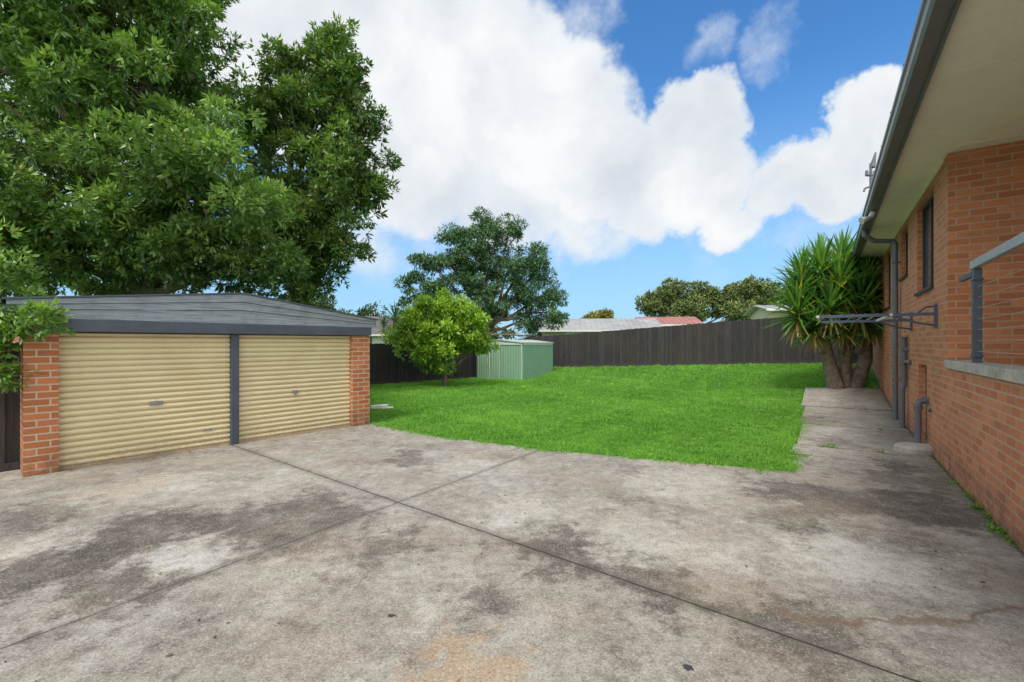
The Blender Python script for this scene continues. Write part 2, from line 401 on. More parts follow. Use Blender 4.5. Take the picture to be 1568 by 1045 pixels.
tree('broadleaf_tree',(-11.5,13.6,0),[(-13.1,13,10.6,4.0),(-10.3,13,9.7,2.7),(-11.4,12.2,6.6,3.0),(-8.0,11.6,6.0,2.2),(-9.8,12.2,4.5,1.7),
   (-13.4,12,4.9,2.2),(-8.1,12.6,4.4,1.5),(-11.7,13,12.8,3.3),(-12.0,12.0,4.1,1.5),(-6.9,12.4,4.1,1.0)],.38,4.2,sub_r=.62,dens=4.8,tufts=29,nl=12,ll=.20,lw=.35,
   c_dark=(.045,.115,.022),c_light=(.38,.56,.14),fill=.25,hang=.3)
tree('broadleaf_tree',(-8.2,17.2,0),[(-6.5,17,11.7,1.6),(-7.7,17,10.2,2.1),(-6.3,17,8.8,1.8),(-7.4,16.5,6.5,2.1),(-6.2,16.5,5.3,1.3),(-7.7,16.5,4.3,1.5),
   (-9.5,17,10.2,2.0),(-9.5,17,7.5,2.2),(-6.4,17,12.7,1.0),(-8.4,17,11.9,1.2),(-6.3,16.5,7.2,1.6),(-5.4,16.8,10.2,.7),(-5.1,16.8,7.6,.7)],.3,4.0,sub_r=.6,dens=4.0,tufts=28,nl=11,ll=.22,lw=.34,
   c_dark=(.045,.105,.024),c_light=(.28,.43,.10),fill=.3)
tree('overhanging_shrub',(-7.9,7.1,0),[(-7.25,6.5,2.75,.5),(-6.5,6.25,2.2,.2),(-6.9,6.3,2.2,.22),(-7.15,6.3,1.85,.3),(-7.0,6.2,1.45,.15),(-7.6,6.6,3.1,.5),(-7.2,6.3,2.4,.3)],.06,1.6,sub_r=.24,dens=3.2,tufts=12,nl=9,ll=.115,lw=.40,
   c_dark=(.08,.18,.025),c_light=(.32,.50,.09),fill=.2,limbs=6,hang=.3)
tree('spreading_tree',(-1.6,30,0),[(-2.1,30,7.9,2.1),(-4.1,30,7.0,1.8),(.26,30,7.3,1.9),(-1.9,30,9.5,1.3),(-5.6,30,7.3,1.1),(1.7,30,6.6,1.1),(2.3,30,3.9,1.4),(-1.5,30,4.8,1.8),(-6.3,30,5.2,1.4),(-.2,29.5,9.1,1.1),(-3.8,29.5,8.8,1.1),
   (-1.8,29.7,6.2,1.7),(.7,29.7,5.2,1.5),(-4.3,29.7,4.9,1.5),(-3.0,30,3.4,1.6),(2.6,30,5.2,.9),(-6.6,30,6.3,.7),(1.5,30,8.1,.8),(1.2,30,3.4,1.1)],
   .24,3.6,sub_r=.55,dens=3.5,tufts=30,nl=7,ll=.26,lw=.27,c_dark=(.055,.13,.055),c_light=(.19,.33,.13),mat=LEAFM,fill=.25,flat=.4)
tree('lemon_tree',(-2.95,20,tzf(-2.95,20)),[(-3.3,20,2.6,1.5),(-2.3,19.8,2.4,1.25),(-4.3,19.8,2.3,1.15),(-2.9,20,3.3,1.0),(-1.6,20,2.5,.9),(-3.1,19.4,1.6,1.1),(-2.1,20,3.3,.8),(-4.2,20,1.5,.7),(-3.9,20,3.4,.5),(-1.3,20,1.7,.6)],.11,.9,sub_r=.34,dens=3.7,tufts=17,nl=8,ll=.2,lw=.42,
   c_dark=(.12,.25,.02),c_light=(.50,.70,.09),fill=.3)
def mass(name,lobes,ll,sub_r,cd,cl,dens=3.6):
    return tree(name,(lobes[0][0],lobes[0][1],1),lobes,.35,3,sub_r=sub_r,dens=dens,tufts=28,nl=6,ll=ll,lw=.42,c_dark=cd,c_light=cl,mat=LEAFM,fill=.25,flat=.55,limbs=1)
mass('distant_trees',[(19,60,6.8,2.4),(21.5,61,8.4,2.2),(20,60,7.8,1.6),(24,60,5.6,2.4),(25.6,62,8.4,2.0),(24.2,61,7.4,1.6),(28,60,6.6,2.4),(27.4,60,8.0,1.4),(30.6,60,8.0,2.6),(33.4,59,7.4,2.6),(32,59,9.0,1.6),(37,60,7,3),(22,58,5,2.4),(29,57,5,2.4)],.42,.75,(.085,.125,.045),(.28,.34,.10),4.4)
mass('golden_ash_tree',[(10.0,56,4.4,1.5),(11.6,56,4.9,1.3),(12.6,56,4.0,1.1)],.35,.55,(.16,.16,.03),(.46,.40,.10))
mass('background_trees',[(-16,52,3.6,2.6),(-12,50,4.0,2.2),(-21,50,4.2,3),(4,62,2.8,2.6),(-2,62,3,2.5)],.5,1.0,(.05,.09,.035),(.14,.2,.07),3)

# ---------------------------------------------------------------- spiky plants
def spiky(name,stems,heads,leafL,nleaf,cd,cl,wid=.065):
    root=empty(name); mb=MB()
    for pts,rd in stems: mb.tube(pts,rd,9)
    mb.obj('trunk',BARK,root,smooth=True)
    V=[];F=[];C=[]
    for (hx,hy,hz,sc) in heads:
        h=np.array([hx,hy,hz])
        for i in range(nleaf):
            f=(i+.5)/nleaf
            az=i*2.39996+random.uniform(-.2,.2)
            el=math.radians(84-120*f**.85+random.uniform(-9,9))
            dead=f>.86 and random.random()<.7
            if dead: el-=.4
            d=np.array([math.cos(az)*math.cos(el),math.sin(az)*math.cos(el),math.sin(el)])
            L=leafL*sc*random.uniform(.8,1.1)*(.75 if dead else 1)
            w=wid*sc*random.uniform(.8,1.15)
            s=np.cross(d,[0,0,1]); s/=np.linalg.norm(s)+1e-6
            drop=random.uniform(.0,.08) if f<.7 else random.uniform(.03,.2)
            up=np.cross(s,d)
            t=random.random()
            if dead: col=np.array([.42,.31,.10])*random.uniform(.6,1.2)
            else: 
                t2=t*(1-.4*f); col=np.array(cd)*(1-t2)+np.array(cl)*t2
                if random.random()<.08: col=np.array([.45,.42,.07])
            st=h-np.array([0,0,.45*sc*f])
            b=len(V)
            for (q,wf) in [(0,.55),(.25,1),(.6,.85),(.85,.45),(1,.03)]:
                p=st+d*L*q; p=p-np.array([0,0,drop*L*q*q])
                V.append(p+s*w*.5*wf+up*w*.18*wf); V.append(p); V.append(p-s*w*.5*wf+up*w*.18*wf)
                C+= [col*(.8+.35*q)]*3
            for k in range(4):
                a=b+3*k
                F.append((a,a+1,a+4,a+3)); F.append((a+1,a+2,a+5,a+4))
    me=bpy.data.meshes.new('leaves'); me.from_pydata([tuple(x) for x in V],[],F)
    at=me.color_attributes.new('Col','FLOAT_COLOR','POINT')
    c=np.ones((len(V),4),np.float32); c[:,:3]=np.array(C); at.data.foreach_set('color',c.ravel())
    me.materials.append(LEAF); o=bpy.data.objects.new('leaves',me); COL.objects.link(o); o.parent=root
bx,by=11.0,15.2; bz=tzf(bx,by)-.05
def pt(dx,dy,z): return (bx+dx,by+dy,bz+z)
heads=[(.0,0,4.45,1.),(-.75,-.1,4.2,1.),(.75,.1,4.15,1.),(-1.35,.1,3.5,1.),(-.4,-.5,3.6,1.05),(.45,-.45,3.55,1.05),(1.05,-.1,3.2,.95),(-1.6,-.2,2.75,1.),(-.8,-.6,2.85,1.),(.1,-.7,2.85,1.),(.85,-.3,2.5,.95),(-1.15,-.3,2.25,.85),(-.35,-.5,2.25,.75),(.5,-.4,2.25,.7),(.1,.5,3.8,1.),(-.6,.5,3.1,1.),(.7,.5,2.9,1.),(-1.1,.3,4.0,.9)]
stems=[([pt(-.1,0,-.2),pt(-.24,0,.25),pt(-.5,-.1,1.0),pt(-.8,-.1,2.2),pt(-1.0,0,3.4)],[.40,.26,.20,.15,.08]),
       ([pt(.1,0,-.2),pt(.1,0,.3),pt(.05,-.1,1.2),pt(.0,-.1,2.6),pt(.0,0,4.3)],[.38,.22,.17,.13,.08]),
       ([pt(.25,-.05,-.2),pt(.45,-.05,.3),pt(.68,-.1,.9),pt(.85,0,1.9),pt(.85,.1,3.7)],[.38,.26,.20,.14,.08])]
for (x,y,z,s) in heads:
    stems.append(([pt(x*.6,y*.6,z-1.0),pt(x*.88,y*.88,z-.5),pt(x,y,z)],[.09,.075,.06]))
spiky('yucca_plant',stems,[(bx+x,by+y,bz+z,s) for x,y,z,s in heads],1.12,130,(.045,.14,.03),(.24,.46,.09),.088)
px,py=-6.4,24.5
spiky('cordyline_plant',[([(px,py,0),(px,py,1.6),(px+.1,py,3.3)],[.12,.1,.08])],[(px+.1,py,3.3,1),(px-.5,py,2.9,.8),(px+.6,py,3.0,.8)],.95,80,(.03,.08,.035),(.11,.22,.09),.06)

# ---------------------------------------------------------------- lawn blades
poly=np.array([(-3.15,10.45),(-1.6,9.2),(.53,8.02),(2.4,7.28),(4.1,6.62),(4.75,7.62),(5.25,8.5),(6.6,10.3),(8.1,12.4),(9.15,14.3),(11.6,14.5),(14.0,18),(12.4,19.8),(1.1,27.4),(-9.3,16.9),(-7.8,14.6)])
def inpoly(x,y,P):
    r=np.zeros(len(x),bool); j=len(P)-1
    for i in range(len(P)):
        xi,yi=P[i];xj,yj=P[j]
        c=((yi>y)!=(yj>y))&(x<(xj-xi)*(y-yi)/(yj-yi+1e-12)+xi); r^=c; j=i
    return r
n=950000
yy=1/rng.uniform(1/28.,1/6.45,n); xx=rng.uniform(-9.5,14.2,n)
wob=.10*np.sin(xx*5.1+yy*3)+.07*np.sin(xx*11.3-yy*7)
jx=xx+rng.normal(size=n)*.05+wob*.6; jy=yy+rng.normal(size=n)*.05+wob*.6
ok=inpoly(jx,jy,poly); xx=xx[ok];yy=yy[ok]
n=len(xx)
patch=.5+.25*np.sin(xx*1.3+yy*.7)+.25*np.sin(xx*.5-yy*1.1+2)+.18*np.sin(xx*3.1+1.)*np.sin(yy*2.7)
clump=np.sin(xx*7.3+2*np.sin(yy*3.1))*np.sin(yy*6.1+2*np.sin(xx*2.7))
clump2=np.sin(xx*2.9+2*np.sin(yy*1.1+1))*np.sin(yy*2.3+2*np.sin(xx*1.2))
clump3=np.sin(xx*17+2*np.sin(yy*9.1))*np.sin(yy*15+2*np.sin(xx*8))
H=(.05+.028*rng.random(n)+.018*clump+.016*clump2+.012*clump3)*(.9+yy/50)
Wd=.0095*(yy/7.)**.9*rng.uniform(.8,1.4,n)
az=rng.uniform(0,2*np.pi,n); lean=rng.uniform(.15,.8,n)
d=unit(np.stack([np.cos(az)*lean,np.sin(az)*lean,np.ones(n)],1))
s2=unit(np.stack([-np.sin(az)+rng.normal(size=n)*.5,np.cos(az)+rng.normal(size=n)*.5,np.zeros(n)],1))
t=np.clip(.30*patch+.5*rng.random(n)+.13*clump+.12*clump2+.08*clump3,0,1)[:,None]
C=np.array([.10,.29,.035])*(1-t)+np.array([.32,.62,.095])*t
dry=rng.random(n)<.035; C[dry]=(.48,.48,.2)
leaves_obj('lawn_grass',np.stack([xx,yy,tz(xx,yy)-.005],1),d,s2,H,Wd,C,GRASS,None,.1,.15)

def tufts(name,pts,h,nb,cd=(.08,.22,.03),cl=(.24,.44,.07),w=.3,sp=.06):
    B=[];D=[];Sd=[];Ls=[];Cs=[]
    for (x,y,z,s) in pts:
        k=int(nb*s)+2
        a=rng.uniform(0,2*np.pi,k); le=rng.uniform(.2,1.3,k)
        B.append(np.stack([x+rng.normal(size=k)*sp*s,y+rng.normal(size=k)*sp*s,np.full(k,z)],1))
        D.append(unit(np.stack([np.cos(a)*le,np.sin(a)*le,np.ones(k)],1))); Sd.append(unit(np.stack([-np.sin(a),np.cos(a),np.zeros(k)],1)))
        Ls.append(rng.uniform(.5,1.1,k)*h*s); t=rng.random((k,1)); Cs.append(np.array(cd)*(1-t)+np.array(cl)*t)
    L=np.concatenate(Ls)
    leaves_obj(name,np.concatenate(B),np.concatenate(D),np.concatenate(Sd),L,L*w,np.concatenate(Cs),GRASS,None,.1,.2)
W_=[]
for i in range(34):
    s=random.choice([random.uniform(-2.9,-2.0),random.uniform(-3.,-2.5),random.uniform(-1.5,6),random.uniform(-2.5,0)]); p=HF.P(s,random.uniform(.0,.05),.02)
    W_.append((p.x,p.y,.02+tzf(p.x,p.y),random.uniform(.2,.75)))
for s,o in ((.86,1.5),(.86,1.35),(.86,.7),(3.41,1.6),(-.0,1.9),(.86,1.43),(3.41,.5)):
    p=HF.P(s,o,.03); W_.append((p.x,p.y,.03,.6))
for i in range(14):
    s=random.uniform(0,5.3); W_.append((-6.8+.647*s+.05,6.3+.763*s-.02,.02,random.uniform(.1,.3)))
tufts('weeds',W_,.10,40)
E=[]
for a,b_ in zip(poly[:10],poly[1:10]):
    l=np.linalg.norm(b_-a)
    for i in range(int(l*16)):
        q=a+(b_-a)*random.random(); E.append((q[0]+random.gauss(0,.08),q[1]+random.gauss(.02,.08),.0+tzf(*q),random.uniform(.4,1.15)))
tufts('lawn_edge_grass',E,.10,34,(.10,.29,.033),(.32,.62,.09),.09,.07)
k=170; X_=rng.uniform(-5,5,k);Y_=rng.uniform(2.4,8,k); Y_=np.where(X_>3.5,np.minimum(Y_,6.2),np.minimum(Y_,7.0))
gs=rng.uniform(0,5.3,60); X_[:60]=-6.82+.647*gs+.763*rng.uniform(.0,.35,60); Y_[:60]=6.35+.763*gs-.647*.2*rng.random(60)
a=rng.uniform(0,6.28,k); D_=unit(np.stack([np.cos(a),np.sin(a),rng.uniform(.0,.3,k)],1)); S_=unit(np.cross(D_,[0,0,1]))
L_=rng.uniform(.015,.05,k)
leaves_obj('fallen_leaves',np.stack([X_,Y_,np.full(k,.026)],1),D_,S_,L_,L_*.5,np.where(rng.random((k,1))<.4,np.array([[.34,.17,.04]]),np.array([[.12,.085,.05]])),LEAFM,None,.2)
mb=MB()
for (cx,cy,r) in ((-.83,3.13,.032),(1.02,2.63,.04),(-1.9,3.05,.012),(.35,3.6,.012)):
    n_=13; mb.face([(cx+r*random.uniform(.55,1.3)*math.cos(2*math.pi*i/n_),cy+.7*r*random.uniform(.55,1.2)*math.sin(2*math.pi*i/n_),.024) for i in range(n_)])
mb.obj('tar_spots',mat_paint('tar',(.045,.045,.05),.7,.1))

# ---------------------------------------------------------------- garage
G=Fr((-6.82,6.35),(.647,.763)).setN(False)
gar=empty('brick_garage'); LEN=5.46; DEP=5.8
mb=MB()
G.box(mb,0,.355,-.35,0,-.1,2.06); G.box(mb,5.03,LEN,-.35,0,-.1,2.06)
G.box(mb,0,.23,-DEP,-.35,-.1,2.3); G.box(mb,LEN-.23,LEN,-DEP,-.35,-.1,2.3); G.box(mb,.23,LEN-.23,-DEP,-DEP+.23,-.1,2.3)
mb.obj('walls',BRICK,gar)
RUST=mat_paint('bottom_rail_cream_rust',(.50,.36,.22),.6,.25,dirtamt=.5)
def roller(a0,a1,nm):
    mb=MB(); z=.06; pitch=.0925; o0=-.14
    prof=[]
    while z<2.05:
        prof+= [(z,o0+.012),(z+.014,o0+.030),(z+.036,o0+.040),(z+.060,o0+.030),(z+.074,o0+.006),(z+.081,o0),(z+.088,o0+.004)]
        z+=pitch
    prof=[p for p in prof if p[0]<=2.055]+[(2.06,o0)]
    for i in range(len(prof)-1):
        (z0,oa),(z1,ob)=prof[i],prof[i+1]
        mb.face([G.P(a0,oa,z0),G.P(a1,oa,z0),G.P(a1,ob,z1),G.P(a0,ob,z1)])
    mb.obj(nm,DOOR,gar)
    mb=MB(); G.box(mb,a0,a1,-.15,-.10,.022,.06); mb.obj(nm+'_bottom_rail',RUST,gar)
roller(.36,2.61,'door_left'); roller(2.74,5.025,'door_right')
mb=MB()
G.box(mb,2.612,2.738,-.2,-.02,.0,2.06); G.box(mb,-.02,LEN+.02,-.12,.05,2.062,2.25)
mb.obj('post_and_beam',SLATE,gar,bevel=.006)
mb=MB()
G.box(mb,1.42,1.6,-.11,-.085,.62+.25,.93); G.box(mb,1.5,1.52,-.09,-.07,.86,.94)
G.box(mb,3.75,3.85,-.11,-.085,.88,.93); G.box(mb,3.79,3.81,-.09,-.06,.82,.92)
for s in (2.2,2.28): G.box(mb,s,s+.03,-.11,-.09,.33,.37)
mb.obj('door_locks',mat_paint('lock_steel',(.35,.36,.38),.35,.1,.4),gar)
def topz(s):
    pk=2.79
    return 2.80-(pk-s)*.105 if s<pk else 2.80-(s-pk)*.135
mb=MB()
for (lo,hi,o0,o1,mi) in ((0,.44,-.06,.025,0),(.455,.72,-.06,.045,0),(.735,1.0,-.06,.065,0)):
    st=[-.16,2.79,5.6]
    for s0,s1 in zip(st,st[1:]):
        z=lambda s,f: 2.252+(topz(s)-2.252)*f
        q=[G.P(s0,o1,z(s0,lo)),G.P(s1,o1,z(s1,lo)),G.P(s1,o0,z(s1,lo)),G.P(s0,o0,z(s0,lo)),
           G.P(s0,o1,z(s0,hi)),G.P(s1,o1,z(s1,hi)),G.P(s1,o0,z(s1,hi)),G.P(s0,o0,z(s0,hi))]
        mb.hexa(q,mi)
mb.obj('gable_boards',WEATH,gar)
mb=MB()
for s0,s1 in ((-.2,2.79),(2.79,5.64)):
    z0,z1=topz(s0)+.004,topz(s1)+.004
    mb.hexa([G.P(s0,.09,z0),G.P(s1,.09,z1),G.P(s1,-DEP-.1,z1),G.P(s0,-DEP-.1,z0),G.P(s0,.09,z0+.025),G.P(s1,.09,z1+.025),G.P(s1,-DEP-.1,z1+.025),G.P(s0,-DEP-.1,z0+.025)])
mb.obj('roof',SLATE,gar)
mb=MB(); G.box(mb,-.19,-.05,-DEP,.045,2.3,2.42); G.box(mb,LEN+.03,LEN+.16,-DEP,.02,2.27,2.38); mb.obj('gutters',SLATE,gar)
mb=MB()
for (o,dz,an) in ((0,0,.1),(.14,0,-.15),(.05,.05,.45)):
    tf=Fr((-4.0+o,12.75+o*.6),(.9,.3+an)).setN(True); tf.box(mb,0,.5,0,.1,.03+dz,.075+dz)
mb.obj('timber_offcuts',WHITE)

# ---------------------------------------------------------------- house
house=empty('brick_house'); HL=13.0
win=[(1.07,2.72,2.85,4.50),(3.95,5.0,3.4,4.50),(7.2,8.6,2.9,4.50)]
ops=win+[(1.7,2.55,.05,1.5)]
mb=MB()
wall_open(HF,mb,0,HL,-.24,0,-.4,4.65,ops)
HF.box(mb,0,.24,-5,-.24,-.3,4.65)
HF.box(mb,HL-.24,HL,-7,-.24,-.3,4.65)
HF.box(mb,-7.5,-.003,-.24,0,-.3,1.53)
HF.box(mb,-7.5,0,-3.2,-2.96,1.3,4.65)
mb.obj('walls',BRICKH,house)
mb=MB(); HF.box(mb,-7.5,-.003,-.28,.045,1.535,1.65); HF.box(mb,-7.5,-.003,-2.96,-.28,1.2,1.40)
mb.obj('balcony_slab',CONC,house,bevel=.008)
mb=MB()
for (a,b_,z0,z1) in win:
    HF.box(mb,a,b_,-.13,-.115,z0,z1)
mb.obj('window_glass',GLASS,house)
mb=MB()
for (a,b_,z0,z1) in win:
    for q in ((a,a+.05,z0,z1),(b_-.05,b_,z0,z1),(a+.05,b_-.05,z0,z0+.06),(a+.05,b_-.05,z1-.06,z1),((a+b_)/2-.025,(a+b_)/2+.025,z0+.06,z1-.06)):
        HF.box(mb,q[0],q[1],-.14,-.08,q[2],q[3])
    HF.box(mb,a-.02,b_+.02,-.08,.05,z0-.05,z0-.002)
HF.box(mb,1.7,2.55,-.14,-.1,.05,1.5)
mb.obj('window_frames',ALU,house)
mb=MB(); HF.box(mb,-8.2,HL+.4,-7,.58,4.655,4.675); 
mb.obj('soffit',SOFFIT,house)
mb=MB()
for a in np.arange(-7.5,HL,2.4): HF.box(mb,a,a+.025,-3,.56,4.648,4.6545)
HF.box(mb,.25,HL,.003,.03,4.61,4.652)
mb.obj('soffit_joint_strips',SOFFIT,house)
mb=MB()
HF.box(mb,-8.2,HL+.4,.582,.605,4.57,4.86)
pr=[(.607,4.62),(.74,4.62),(.765,4.65),(.765,4.745),(.785,4.765),(.785,4.81),(.76,4.81),(.755,4.77),(.74,4.66),(.63,4.64),(.607,4.78)]
a0,a1=-8.2,HL+.4
for i in range(len(pr)):
    p,q=pr[i],pr[(i+1)%len(pr)]
    mb.face([HF.P(a0,p[0],p[1]),HF.P(a0,q[0],q[1]),HF.P(a1,q[0],q[1]),HF.P(a1,p[0],p[1])])
mb.face([HF.P(a1,p[0],p[1]) for p in pr])
for a in np.arange(-7.6,HL,1.2): HF.box(mb,a,a+.03,.605,.79,4.812,4.82)
mb.obj('gutter_and_fascia',GUTTER,house)
mb=MB()
mb.hexa([HF.P(a0,.65,4.83),HF.P(a1,.65,4.83),HF.P(a1,-5,6.5),HF.P(a0,-5,6.5),HF.P(a0,.65,4.89),HF.P(a1,.65,4.89),HF.P(a1,-5,6.56),HF.P(a0,-5,6.56)])
mb.obj('roof',mat_paint('roof_tile',(.12,.11,.11),.8,.2),house)
mb=MB()
HF.box(mb,-7.4,-.95,-.12,-.05,2.83,2.93,1); HF.box(mb,-1.09,-1.0,-.14,-.06,1.65,2.83)
HF.box(mb,-3.6,-3.52,-.13,-.06,1.65,2.83)
HF.box(mb,-.98,-.3,-.11,-.06,2.74,2.80)
for z in (1.72,2.68): HF.box(mb,-1.12,-.97,-.15,-.05,z,z+.025)
mb.obj('balcony_rail',[SLATE,mat_paint('handrail_grey',(.36,.38,.40),.5,.1)],house,bevel=.004)
mb=MB()
for i in range(7):
    z=1.79+i*.135; mb.tube([HF.P(-7.4,-.1,z),HF.P(-1.0,-.1,z)],.004,6)
mb.obj('rail_wires',mat_paint('steel_wire',(.6,.5,.42),.35,.05,.4),house)
mb=MB()
s=5.1
mb.tube([HF.P(s-.2,.69,4.62),HF.P(s-.2,.69,4.5),HF.P(s-.1,.5,4.36),HF.P(s,.15,4.33),HF.P(s,.10,4.26),HF.P(s,.10,0.02)],.06,10)
for z in (1.,2.4,3.8): HF.box(mb,s-.07,s+.07,.0,.165,z,z+.03)
s=3.9
mb.tube([HF.P(s,.07,2.0),HF.P(s,.07,1.0),HF.P(s,.1,.9),HF.P(s,.1,.05)],.055,10)
mb.tube([HF.P(s-.02,-.02,1.75),HF.P(s-.02,.1,1.75)],.06,10)
mb.tube([HF.P(s-.05,.07,1.45),HF.P(s-.3,.07,1.5),HF.P(s-.5,.02,1.5)],.035,8)
mb.tube([HF.P(s,.07,2.0),HF.P(s,.07,2.03)],.075,10)
s=1.5
mb.tube([HF.P(s,.14,.02),HF.P(s,.14,.80),HF.P(s,.12,.88),HF.P(s+.02,-.02,.90)],.05,10)
mb.tube([HF.P(s,.14,.72),HF.P(s,.14,.80)],.062,10); mb.tube([HF.P(s+.02,.03,.9),HF.P(s+.02,.09,.9)],.066,10)
mb.tube([HF.P(s-.25,.02,.75),HF.P(s-.2,.02,.78)],.03,8)
mb.obj('pipes',PIPE,house,smooth=False)
mb=MB(); HF.box(mb,1.05,1.15,0,.02,1.5,1.62); HF.box(mb,.55,.72,0,.03,1.38,1.46); mb.obj('wall_boxes',mat_paint('vent_tan',(.4,.27,.18),.7,.1),house)
mb=MB(); 
ring=[(.30,0),(.30,.08),(.25,.12),(.1,.13)]
n=20; c=HF.P(1.32,.18,.03)
for i in range(3):
    for j in range(n):
        a,b2=2*math.pi*j/n,2*math.pi*(j+1)/n
        f_=lambda r,z,an: (c.x+r*math.cos(an)*1.1,c.y+r*math.sin(an)*.9,c.z+z)
        mb.face([f_(*ring[i],a),f_(*ring[i],b2),f_(*ring[i+1],b2),f_(*ring[i+1],a)])
mb.face([f_(ring[3][0],ring[3][1],2*math.pi*j/n) for j in range(n)])
mb.obj('gully_surround',CONC,house)
mb=MB()
p=HF.P(12.4,.1,4.8); 
mb.tube([p,p+Vector((0,0,3.75))],.045,8); mb.tube([p+Vector((-.18,0,3.3)),p+Vector((.18,.03,3.3))],.035,6)
for dx in (-.15,.0,.15): mb.tube([p+Vector((dx,0,3.3)),p+Vector((dx,0,3.48))],[.06,.045],8)
mb.tube([p+Vector((.02,0,2.9)),p+Vector((-.22,0,2.82)),p+Vector((-.26,0,2.7))],.035,6)
mb.tube([p+Vector((.05,0,3.6)),p+Vector((.18,0,4.15))],[.10,.03],8)
mb.obj('service_mast',PIPE,house)
mb=MB(); mb.tube([HF.P(2.9,.66,4.6),HF.P(2.9,.70,4.5)],.05,10); mb.tube([HF.P(2.9,.70,4.5),HF.P(2.8,.86,4.42)],[.03,.075],12)
mb.obj('floodlight',mat_paint('flood_grey',(.55,.56,.58),.4,.05),house)

# ---------------------------------------------------------------- clothesline
cl=empty('wall_clothesline'); mb=MB(); Zc=2.34
for s in (.75,3.3):
    HF.box(mb,s-.03,s+.03,0,.04,Zc-.20,Zc+.18)
    HF.box(mb,s-.025,s+.025,.04,1.55,Zc-.005,Zc+.045)
    mb.tube([HF.P(s,.04,Zc-.16),HF.P(s,.24,Zc-.12),HF.P(s,.55,Zc)],.018,6)
    mb.tube([HF.P(s,.04,Zc+.14),HF.P(s,.14,Zc+.13),HF.P(s,.24,Zc+.04)],.016,6)
mb.obj('arms',NAVY,cl)
mb=MB()
for o in (.55,1.56): HF.box(mb,.72,3.33,o,o+.04,Zc+.002,Zc+.042)
for i in range(8): 
    o=.25+i*.165; mb.tube([HF.P(.77,o,Zc+.05),HF.P(2.,o,Zc+.035),HF.P(3.28,o,Zc+.05)],.006,5)
mb.obj('lines',mat_paint('line_white',(.62,.64,.68),.5,.05),cl)

# ---------------------------------------------------------------- fences
def fence(name,p,q,h0,h1):
    root=empty(name); p=Vector((*p,0));q=Vector((*q,0)); L=(q-p).length; fr=Fr(p,q-p).setN(True)
    mb=MB(); s=0; i=0
    while s<L:
        w=.1; f=s/L; c=fr.P(s,0,0)
        zb=tzf(c.x,c.y)
        zt=zb+h0+(h1-h0)*f+random.uniform(-.015,.015)
        if i%2: fr.box(mb,s-.012,s+w+.012,.016,.03,zb+.08,zt,random.choice([0,0,1]))
        else: fr.box(mb,s+.002,s+w-.002,0,.014,zb+.08,zt,random.choice([0,0,1]))
        s+=w; i+=1
    mb.obj('palings',[FENCE,FENCE2],root)
    mb=MB(); s=0
    while s<L:
        s1=min(L,s+2.4)
        def Z_(a,hh,f): 
            c=fr.P(a,0,0); zb=tzf(c.x,c.y)
            return zb+hh*(h0+(h1-h0)*a/L) if f else zb+hh
        for hh,th,o in ((.12,.08,.032),(.82,.08,.032)):
            mb.hexa([fr.P(s,o,Z_(s,hh,1)),fr.P(s1,o,Z_(s1,hh,1)),fr.P(s1,o+.045,Z_(s1,hh,1)),fr.P(s,o+.045,Z_(s,hh,1)),
                fr.P(s,o,Z_(s,hh,1)+th),fr.P(s1,o,Z_(s1,hh,1)+th),fr.P(s1,o+.045,Z_(s1,hh,1)+th),fr.P(s,o+.045,Z_(s,hh,1)+th)])
        mb.hexa([fr.P(s,-.03,Z_(s,-.1,0)),fr.P(s1,-.03,Z_(s1,-.1,0)),fr.P(s1,-.002,Z_(s1,-.1,0)),fr.P(s,-.002,Z_(s,-.1,0)),
                fr.P(s,-.03,Z_(s,.13,0)),fr.P(s1,-.03,Z_(s1,.13,0)),fr.P(s1,-.002,Z_(s1,.13,0)),fr.P(s,-.002,Z_(s,.13,0))])
        fr.box(mb,s,s+.1,.08,.16,Z_(s,-.2,0),Z_(s,.95,1))
        s+=2.4
    mb.obj('rails_and_posts',FENCE2,root)
fence('paling_fence',(1.0,27.6),(11.77,20.2),1.86,2.07)
fence('paling_fence',(11.77,20.2),(16.5,16.95),2.07,2.1)
fence('paling_fence',(-9.8,16.5),(1.0,27.6),1.85,1.86)
fence('paling_fence',(-9.9,3.4),(-7.25,6.9),1.9,1.9)
fence('paling_fence',(-7.25,6.9),(-11.2,10.6),1.9,1.9)

# ---------------------------------------------------------------- shed
shed=empty('garden_shed'); S=Fr((.52,22.5),(-.824,.567)).setN(False)
if S.N.y<0: S.N=-S.N
z0=tzf(.3,23)-.02
SG=mat_paint('shed_green_light',(.27,.45,.31),.5,.08,dirtamt=.15); SG2=mat_paint('shed_green',(.22,.42,.29),.5,.08,dirtamt=.15); SW=mat_paint('shed_trim',(.60,.66,.55),.5,.05); SGD=mat_paint('shed_rib',(.19,.35,.235),.5,.05)
mb=MB(); S.box(mb,0,2.8,0,3,z0,z0+1.85)
for i in range(19):
    s=.06+i*.155; S.box(mb,s,s+.04,-.02,-.001,z0+.05,z0+1.82,2)
for i in range(20):
    s=.05+i*.153; S.box(mb,-.02,-.001,s,s+.05,z0+.05,z0+1.82,1)
o=mb.obj('walls',[SG,SG2,SGD],shed)
mb=MB()
for (a,b_,c,d) in ((0,.05,.0,1.87),(1.38,1.43,.05,1.8),(2.0,2.05,.05,1.8),(2.75,2.8,0,1.87)): S.box(mb,a,b_,-.035,-.021,z0+c,z0+d)
S.box(mb,0,2.8,-.039,-.0355,z0+1.78,z0+1.87); S.box(mb,0,2.8,-.039,-.0355,z0,z0+.05); S.box(mb,-.035,-.021,0,3,z0+1.78,z0+1.87)
S.box(mb,2.1,2.14,-.06,-.036,z0+.85,z0+1.05)
mb.obj('frame',SW,shed)
mb=MB()
